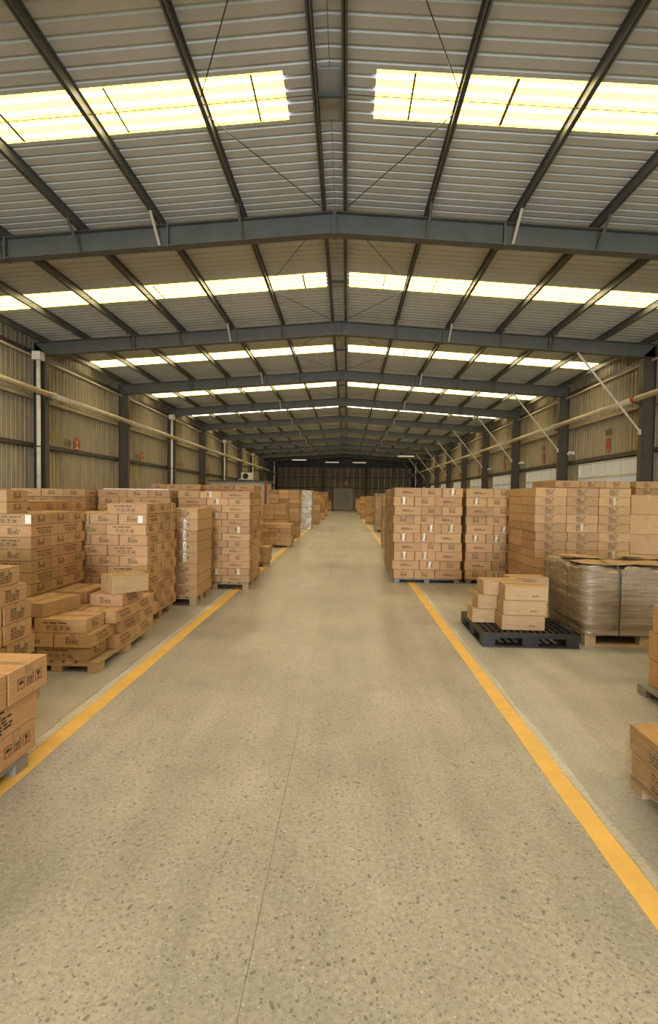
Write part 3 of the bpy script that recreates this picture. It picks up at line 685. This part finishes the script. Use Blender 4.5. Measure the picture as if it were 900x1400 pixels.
put(-2.93, 4.88, zt_, pi/2-.22, 'W', D2, 'loose low box at the wall side')
put(-2.92, 5.50, zt_, pi/2+.04, 'A', D2, 'loose printed carton at the back')
stack(-2.42, 6.09, -1, 'A', 11, 'tall stack behind the low pallet', .13, skip=lambda i, ci, j: i == 10 and ci >= 1, jit=.008, glint=.1)
stack(-3.16, 4.98, -1, 'A2', 11, 'left rear stack beside low pallet', .13, jit=.006)
for i in range(2):
    for c in range(2): put(-3.67-c*.51, 5.17, .13+(11+i)*.119, .01, 'A2', 'left rear stack beside low pallet', 'extra %s row on top, %s' % (ORD[i], ORD[c]))
stack(-2.20, 7.44, -1, 'D', 8, 'narrow stack with plain sides', .135, 'grid', 3, 1, glint=.4)
stack(-1.68, 8.80, -1, 'C', 13, 'thirteen-layer stack overhanging left line', .13, depth=1.155, jit=.006, glint=.2)
stack(-3.80, 6.20, -1, 'A', 11, 'second-row stack with bare top', .13)
stack(-4.40, 8.40, -1, 'T', 12, 'second-row stack near left column', .13)
stack(-3.06, 8.72, -1, 'T', 12, 'second-row stack with pale sheet', .13, depth=1.14)
stack(-2.38, 10.3, -1, 'T', 12, 'stack behind the thirteen-layer stack', .13)
stack(-3.75, 10.3, -1, 'T', 12, 'second-row stack at middle left', .13)
stack(-5.6, 6.6, -1, 'T', 12, 'third-row stack by left wall', .13)
stack(-5.8, 9.6, -1, 'T', 12, 'farther third-row stack by left wall', .13)
stack(-2.35, 12.9, -1, 'T', 13, 'high stack in front of cabin', .19)
stack(-3.75, 12.9, -1, 'T', 13, 'second-row high stack before cabin', .19)
stack(-1.80, 11.75, -1, 'V', 3, 'three-layer pile left of aisle', .10, 'grid', 2, 1, skip=lambda i, ci, j: i == 2 and ci == 0)
stack(-1.78, 16.3, -1, 'W', 5, 'flat five-layer pile left of aisle', .075)
stack(-2.16, 17.9, -1, 'V', 7, 'stepped pile left of aisle', .10, 'grid', 2, 2)
stack(-1.88, 20.0, -1, 'V', 10, 'tall orange stack left of aisle', .12, 'grid', 3, 2)
stack(-3.3, 17.5, -1, 'W', 12, 'second-row stack beyond low pile', .12)
stack(-1.75, 25.4, -1, 'F', 13, 'silver-wrapped stack left of aisle', .10, 'grid', 1, 2)
stack(-1.6, 30.5, -1, 'V', 9, 'far stack left of aisle', .12, 'grid', 3, 2); stack(-1.55, 36.5, -1, 'W', 10, 'far stack left', .12); stack(-1.6, 43, -1, 'V', 11, 'far stack left', .12, 'grid', 3, 2)
stack(-1.85, 50, -1, 'V', 9, 'far stack left', .12, 'grid', 3, 2); stack(-1.8, 61, -1, 'V', 6, 'far stack left', .12, 'grid', 3, 2)
stack(1.40, 24.5, 1, 'F', 12, 'far wrapped stack right of aisle', .12, 'grid', 3, 2); stack(1.2, 16.5, 1, 'V', 9, 'stack behind the right yellow-line stacks', .12, 'grid', 3, 2)
stack(1.2, 31.5, 1, 'V', 9, 'far stack right', .12, 'grid', 3, 2); stack(1.1, 39.5, 1, 'V', 9, 'far stack right', .12, 'grid', 3, 2); stack(1.05, 47, 1, 'V', 8, 'far stack right', .12, 'grid', 3, 2); stack(.98, 55, 1, 'V', 8, 'far stack right', .12, 'grid', 3, 2)
# nine small cartons on the black pallet
for i in range(3):
    put(1.79+.06*i, 6.32, .15+.17*i, .02*i-.01, 'H', 'on black pallet', 'left stack, '+lay_words(i, 3))
    put(2.05+.02*i, 5.99+.008*i, .15+.17*i, -.03-.015*i, 'H', 'on black pallet', 'front stack, '+lay_words(i, 3))
    put(2.335, 6.63, .15+.17*i, .012*i, 'H', 'on black pallet', 'rear right stack, '+lay_words(i, 3))

# which cartons does the photograph show largest? cast rays from the camera position over all of them
bv, bf = [], []
for (x, y, z, rz, k, *_r) in CART:
    Lx, W, H = KIND[k][:3]; o = len(bv); c_, s_ = cos(rz), sin(rz)
    for zz in (z, z+H):
        for a, b_ in ((-1, -1), (1, -1), (1, 1), (-1, 1)):
            u, v = a*Lx/2, b_*W/2; bv.append((x+u*c_-v*s_, y+u*s_+v*c_, zz))
    bf += [(o, o+1, o+5, o+4), (o+1, o+2, o+6, o+5), (o+2, o+3, o+7, o+6), (o+3, o, o+4, o+7), (o+4, o+5, o+6, o+7), (o, o+3, o+2, o+1)]
tree = BVHTree.FromPolygons(bv, bf); hits = [0]*len(CART)
org = Vector((0, 0, EYE))
for py in range(650, 1120, 3):
    for px in range(-40, 940, 3):
        r_ = tree.ray_cast(org, ray(px, py))
        if r_[2] is not None: hits[r_[2]//6] += 1
order = sorted(range(len(CART)), key=lambda i: -hits[i]); single = [i for i in order[:300] if hits[i] >= 3]
print('CARTONS', len(CART), 'visible', sum(h > 0 for h in hits), 'single', len(single))
for i in sorted(single):
    x, y, z, rz, k, desc, pos, gl = CART[i]
    o = inst('carton', CM[k], None, (x, y, z), rz)
    if desc == 'on black pallet': lb = 'plain small brown carton on black pallet, ' + pos
    elif pos.startswith(('loose', 'printed', 'extra', 'top carton')): lb = ('brown carton, ' if not pos.startswith(('loose', 'printed')) else '') + pos + ', ' + desc
    else: lb = 'brown carton, ' + pos + ', ' + desc
    tag(o, lb, 'carton', ('cartons in the ' + desc) if desc != 'on black pallet' else 'small cartons on the black pallet')
    if PM[k]: inst('printing', PM[k], o)['kind'] = 'stuff'
    inst('tape', TM[k, 'g'] if gl else TM[k], o)
    for d_, p_, wx, wy in (('left rear stack beside low pallet', 'top layer, aisle corner', -3.185, 4.975), ('tall stack behind the low pallet', 'tenth layer up, aisle corner', -2.50, 6.085)):
        if desc == d_ and pos == p_:           # white shipping label on the camera-facing side
            c_, s_ = cos(-rz), sin(-rz); dx, dy = wx-x, wy-y
            ubox('shipping_label', 'paper', None, -.03, .03, -.001, .001, 0, .09); lab_ = bpy.context.collection.objects[-1]
            lab_.parent = o; lab_.location = (dx*c_-dy*s_, dx*s_+dy*c_, .02); lab_.rotation_euler = (0, 0, -rz)
rest = MB(); ss = set(single)
for i, (x, y, z, rz, k, *_r) in enumerate(CART):
    if i in ss: continue
    o = i*8; q = len(rest.v); H = KIND[k][2]
    cx, cy, cz = x, y, z+H/2
    for vx, vy, vz in bv[o:o+8]: rest.v.append((cx+(vx-cx)*.974, cy+(vy-cy)*.974, cz-.003+(vz-cz)*.95))
    rest.f += [tuple(j-o+q for j in f_) for f_ in bf[i*6:i*6+6]]
tag(rest.build('carton_stacks', 'cardfar'), 'brown cartons in the far stacks and inside the piles', 'cartons', None, 'stuff')

# ------------------------------------------------------------------ pallets
seen = {}
def ground_vis(xa, yf): return True
for (xa, yf, s, wid, dep, ph, ang, desc, mt, (ix, iy)) in PAL:
    e = empty('wooden_pallet', (xa-s*0+s*ix, yf+iy, 0)); e.rotation_euler = (0, 0, ang)
    w = wid-2*ix; d = dep-2*iy
    n_ = seen.get(desc, 0); seen[desc] = n_+1
    far = yf > 29
    lb = ('wooden pallet under the ' + desc) if not desc.startswith('far stack') else 'small far wooden pallet on the %s side, about %s from the end' % ('left' if s < 0 else 'right', ORD[max(0, int((64-yf)//6))])
    tag(e, lb, 'pallet', 'wooden pallets under the stacks')
    t_ = min(.022, ph*.2); bh = ph-3*t_ if ph > .1 else ph-2*t_
    xs = [0, w/2-.05, w-.10]; ysb = [0, d/2-.06, d-.12]
    zb = t_ if ph > .1 else 0
    if ph > .1:
        for x in xs: ubox('bottom_board', mt, e, *sorted((s*x, s*(x+.10))), 0, d, 0, t_)
    for x in xs:
        for y in ysb: ubox('block', mt, e, *sorted((s*x, s*(x+.10))), y, y+.12, zb, zb+bh)
    for y in ysb: ubox('stringer_board', mt, e, *sorted((0, s*w)), y, y+.12, zb+bh, zb+bh+t_)
    if not far:
        nbd = 7; bw = w/(nbd+ (nbd-1)*.35)
        for i in range(nbd): ubox('deck_board', mt, e, *sorted((s*(i*bw*1.35), s*(i*bw*1.35+bw))), 0, d, ph-t_, ph-.0005)

# black plastic pallet
bp_ = empty('plastic_pallet', (1.54, 5.68, 0)); tag(bp_, 'black plastic grid pallet holding small cartons', 'pallet'); bp_.rotation_euler = (0, 0, -.012)
w, d = 1.06, 1.12
for i in range(15): ubox('deck_slat', 'black', bp_, *(lambda a: (a, a+.026))(.02+i*(w-.066)/14), .06, d-.06, .128, .150)
for i in range(9): ubox('cross_slat', 'black', bp_, .02, w-.02, *(lambda a: (a, a+.022))(.09+i*(d-.20)/8), .118, .140)
for y in (0, d-.06): ubox('deck_rim', 'black', bp_, 0, w, y, y+.06, .105, .150)
for x in (0, w-.05): ubox('deck_rim', 'black', bp_, x, x+.05, .06, d-.06, .105, .150)
for x in (0, w/2-.09, w-.14):
    for y in (0, d/2-.08, d-.14): ubox('foot_block', 'black', bp_, x, x+(.18 if abs(x-(w/2-.09)) < .01 else .14), y, y+.14, .018, .105)
for y in (0, d/2-.06, d-.12): ubox('runner', 'black', bp_, 0, w, y, y+.12, 0, .018)
for x in (0, w-.10): ubox('runner', 'black', bp_, x, x+.10, .12, d-.12, 0, .018)
for x in range(12):
    if x not in (0, 5, 6, 11): ubox('bottom_rib', 'black', bp_, .03+x*.088, .05+x*.088, .12, d/2-.06, .004, .018)

# ------------------------------------------------------------------ wrapped paper bale
PAL_B = (2.72, 5.80, 1.36, 1.14)
e = empty('wooden_pallet', (2.72, 5.80, 0)); tag(e, 'low wooden pallet under the film-wrapped paper bale', 'pallet', 'wooden pallets under the stacks')
for y in (0, .51, 1.04): ubox('bottom_board', 'wood', e, 0, 1.36, y, y+.10, 0, .02)
for x in (0, .61, 1.24):
    for y in (0, .51, 1.04): ubox('block', 'wood', e, x, x+.12, y, y+.10, .02, .10)
for x in (0, .61, 1.24): ubox('stringer_board', 'wood', e, x, x+.12, 0, 1.14, .10, .12)
for i in range(8): ubox('deck_board', 'wood', e, 0, 1.36, i*.148, i*.148+.10, .12, .14)
be = empty('paper_bale', (2.70, 5.78, .14)); tag(be, 'film-wrapped bale of brown paper with dark straps on a low pallet', 'bale')
def bale_mesh(off, name, mat, seed, zcap=.735):
    rnd = random.Random(seed); nu, nz = 64, 22; vs = []; fs = []
    W_, D_ = 1.36, 1.14
    def per(tq):
        Lp = 2*(W_+D_); q = (tq % 1)*Lp
        if q < W_: return q, 0, 0, -1
        q -= W_
        if q < D_: return W_, q, 1, 0
        q -= D_
        if q < W_: return W_-q, D_, 0, 1
        return 0, D_-(q-W_), -1, 0
    ph_ = [rnd.uniform(0, 6) for _ in range(40)]
    for iz in range(nz+1):
        z = zcap*iz/nz
        for iu in range(nu):
            x, y, nx_, ny_ = per(iu/nu); bul = .012*sin(7*pi*iz/nz+ph_[iz % 9])+.018*sin(pi*iz/nz)+.006*sin(iu*1.7+iz*2.3)
            # rounded corners
            cx_, cy_ = x-W_/2, y-D_/2; cr = .05
            lx, ly = abs(cx_), abs(cy_)
            if lx > W_/2-cr and ly > D_/2-cr: cx_ *= .975; cy_ *= .97
            lean = -.03*(z/zcap) if x < .05 else 0
            zz = z+ (.028*sin(iu*.9+1)+.02*sin(iu*2.3))*(iz/nz)**3
            vs.append((W_/2+cx_+nx_*(bul+off)+lean, D_/2+cy_+ny_*(bul+off), zz+off*(iz/nz)))
    for iz in range(nz):
        for iu in range(nu):
            a = iz*nu+iu; b_ = iz*nu+(iu+1) % nu; fs.append((a, b_, b_+nu, a+nu))
    c0 = len(vs); vs.append((W_/2, D_/2, zcap+.02+off)); top = nz*nu
    ring = []                                     # an inner ring so that the top stays lumpy
    for iu in range(nu):
        x, y, _, _ = per(iu/nu); ring.append(len(vs)); vs.append((W_/2+(x-W_/2)*.6, D_/2+(y-D_/2)*.6, zcap+.01+.015*sin(iu*1.1)+off))
    for iu in range(nu):
        j = (iu+1) % nu; fs.append((top+iu, top+j, ring[j], ring[iu])); fs.append((ring[iu], ring[j], c0))
    if name == 'bale_body': fs.append(tuple(range(nu-1, -1, -1)))
    return MB().add(vs, fs).mesh(name, mat, True)
inst('bale_body', bale_mesh(0, 'bale_body', 'bale', 3), be); inst('film_wrap', bale_mesh(.008, 'film_wrap', 'film', 3), be)
def ribbon(path, w, axis):
    mb = MB(); a = Vector(axis)*w/2; vs = []
    for p in path: vs += [tuple(Vector(p)-a), tuple(Vector(p)+a)]
    return mb.add(vs, [(2*i, 2*i+1, 2*i+3, 2*i+2) for i in range(len(path)-1)])
ribbon([(.36, -.045, .0), (.36, -.058, .30), (.365, -.05, .70), (.365, .05, .785), (.37, .57, .785), (.37, 1.1, .785), (.37, 1.19, .68), (.37, 1.19, 0)], .018, (1, 0, 0)).build('strap', 'strap', be)
ribbon([(1.02, -.045, .0), (1.02, -.058, .30), (1.02, -.05, .70), (1.02, .05, .785), (1.02, .57, .785), (1.02, 1.1, .785), (1.02, 1.19, .68), (1.02, 1.19, 0)], .018, (1, 0, 0)).build('strap', 'strap', be)
for yy_ in (.30, .82):
    ribbon([(-.045, yy_, .0), (-.062, yy_, .30), (-.075, yy_, .70), (.04, yy_, .79), (.68, yy_, .79), (1.3, yy_, .79), (1.41, yy_, .68), (1.41, yy_, 0)], .018, (0, 1, 0)).build('strap', 'strap', be)
for (x, y, z, a, sx, sy, ty) in ((.34, .36, .775, .12, .62, .56, .0), (.98, .34, .777, -.06, .66, .56, -.01), (1.02, .84, .80, .2, .5, .46, .05), (.34, .88, .79, -.2, .5, .42, .04)):
    n_ = 6; vs = []
    for i in range(n_+1):
        for j in range(n_+1):
            u, v = i/n_-.5, j/n_-.5; vs.append((u*sx, v*sy, .006*sin(u*7+v*3)+.005*sin(v*9)+.02*max(0, u-.35)))
    o = MB().add(vs, [(i*(n_+1)+j, (i+1)*(n_+1)+j, (i+1)*(n_+1)+j+1, i*(n_+1)+j+1) for i in range(n_) for j in range(n_)]).build('cover_sheet', 'cardplain', be, (x, y, z), True); o.rotation_euler = (0, ty, a)

# ------------------------------------------------------------------ stretch film shells on wrapped stacks, sheets on top
def film_shell(x0, x1, y0, y1, z0, z1, mat, label, sides='fblr', n=10):
    mb = MB(); rnd = random.Random(int(y0*10)); vs = []; nu = 40; nz = n
    per = []
    for i in range(nu):
        q = i/nu*4; s_ = int(q); f_ = q-s_
        per.append(((x0+(x1-x0)*f_, y0), (x1, y0+(y1-y0)*f_), (x1-(x1-x0)*f_, y1), (x0, y1-(y1-y0)*f_))[s_])
    cx, cy = (x0+x1)/2, (y0+y1)/2
    for j in range(nz+1):
        for (x, y) in per:
            k_ = rnd.uniform(.004, .014); vs.append((x+(k_ if x > cx else -k_), y+(k_ if y > cy else -k_), z0+(z1-z0)*j/nz+rnd.uniform(-.01, .01)))
    fs = [(j*nu+i, j*nu+(i+1) % nu, (j+1)*nu+(i+1) % nu, (j+1)*nu+i) for j in range(nz) for i in range(nu)]
    o = mb.add(vs, fs).build('stretch_film', mat); return tag(o, label, 'stretch film', 'stretch film around pallet loads')
film_shell(1.655, 2.665, 1.755, 2.965, .05, .37, 'film', 'clear stretch film around the nearest right pallet load', n=5)
film_shell(1.39, 2.91, 24.49, 25.81, .1, 1.84, 'film', 'clear film around the far brown stack right of the aisle')
film_shell(-2.255, -1.745, 25.39, 26.71, .02, 1.98, 'filmwhite', 'silvery film around the far stack left of the aisle')
vs = []; ny_, nz_ = 26, 14
for j in range(nz_+1):
    for i in range(ny_+1): vs.append((.903+random.uniform(-.008, .008), 9.9+2.5*i/ny_+random.uniform(-.02, .02), .12+1.66*j/nz_+random.uniform(-.03, .03)))
fo = MB().add(vs, [(j*(ny_+1)+i, (j+1)*(ny_+1)+i, (j+1)*(ny_+1)+i+1, j*(ny_+1)+i+1) for j in range(nz_) for i in range(ny_)]).build('stretch_film', 'film')
tag(fo, 'crumpled clear film on the aisle side of the right ten-layer stacks', 'stretch film', 'stretch film around pallet loads')
o = MB().box(-4.25, -3.1, 8.74, 9.78, 1.734, 1.750).build('cover_sheet', 'paper'); tag(o, 'pale flat sheet lying on a second-row stack', 'sheet')
o = MB().box(-4.9, -3.83, 6.22, 7.2, 1.54, 1.549).build('cover_sheet', 'cardplain'); tag(o, 'brown cardboard sheet on the bare-topped second-row stack', 'sheet')
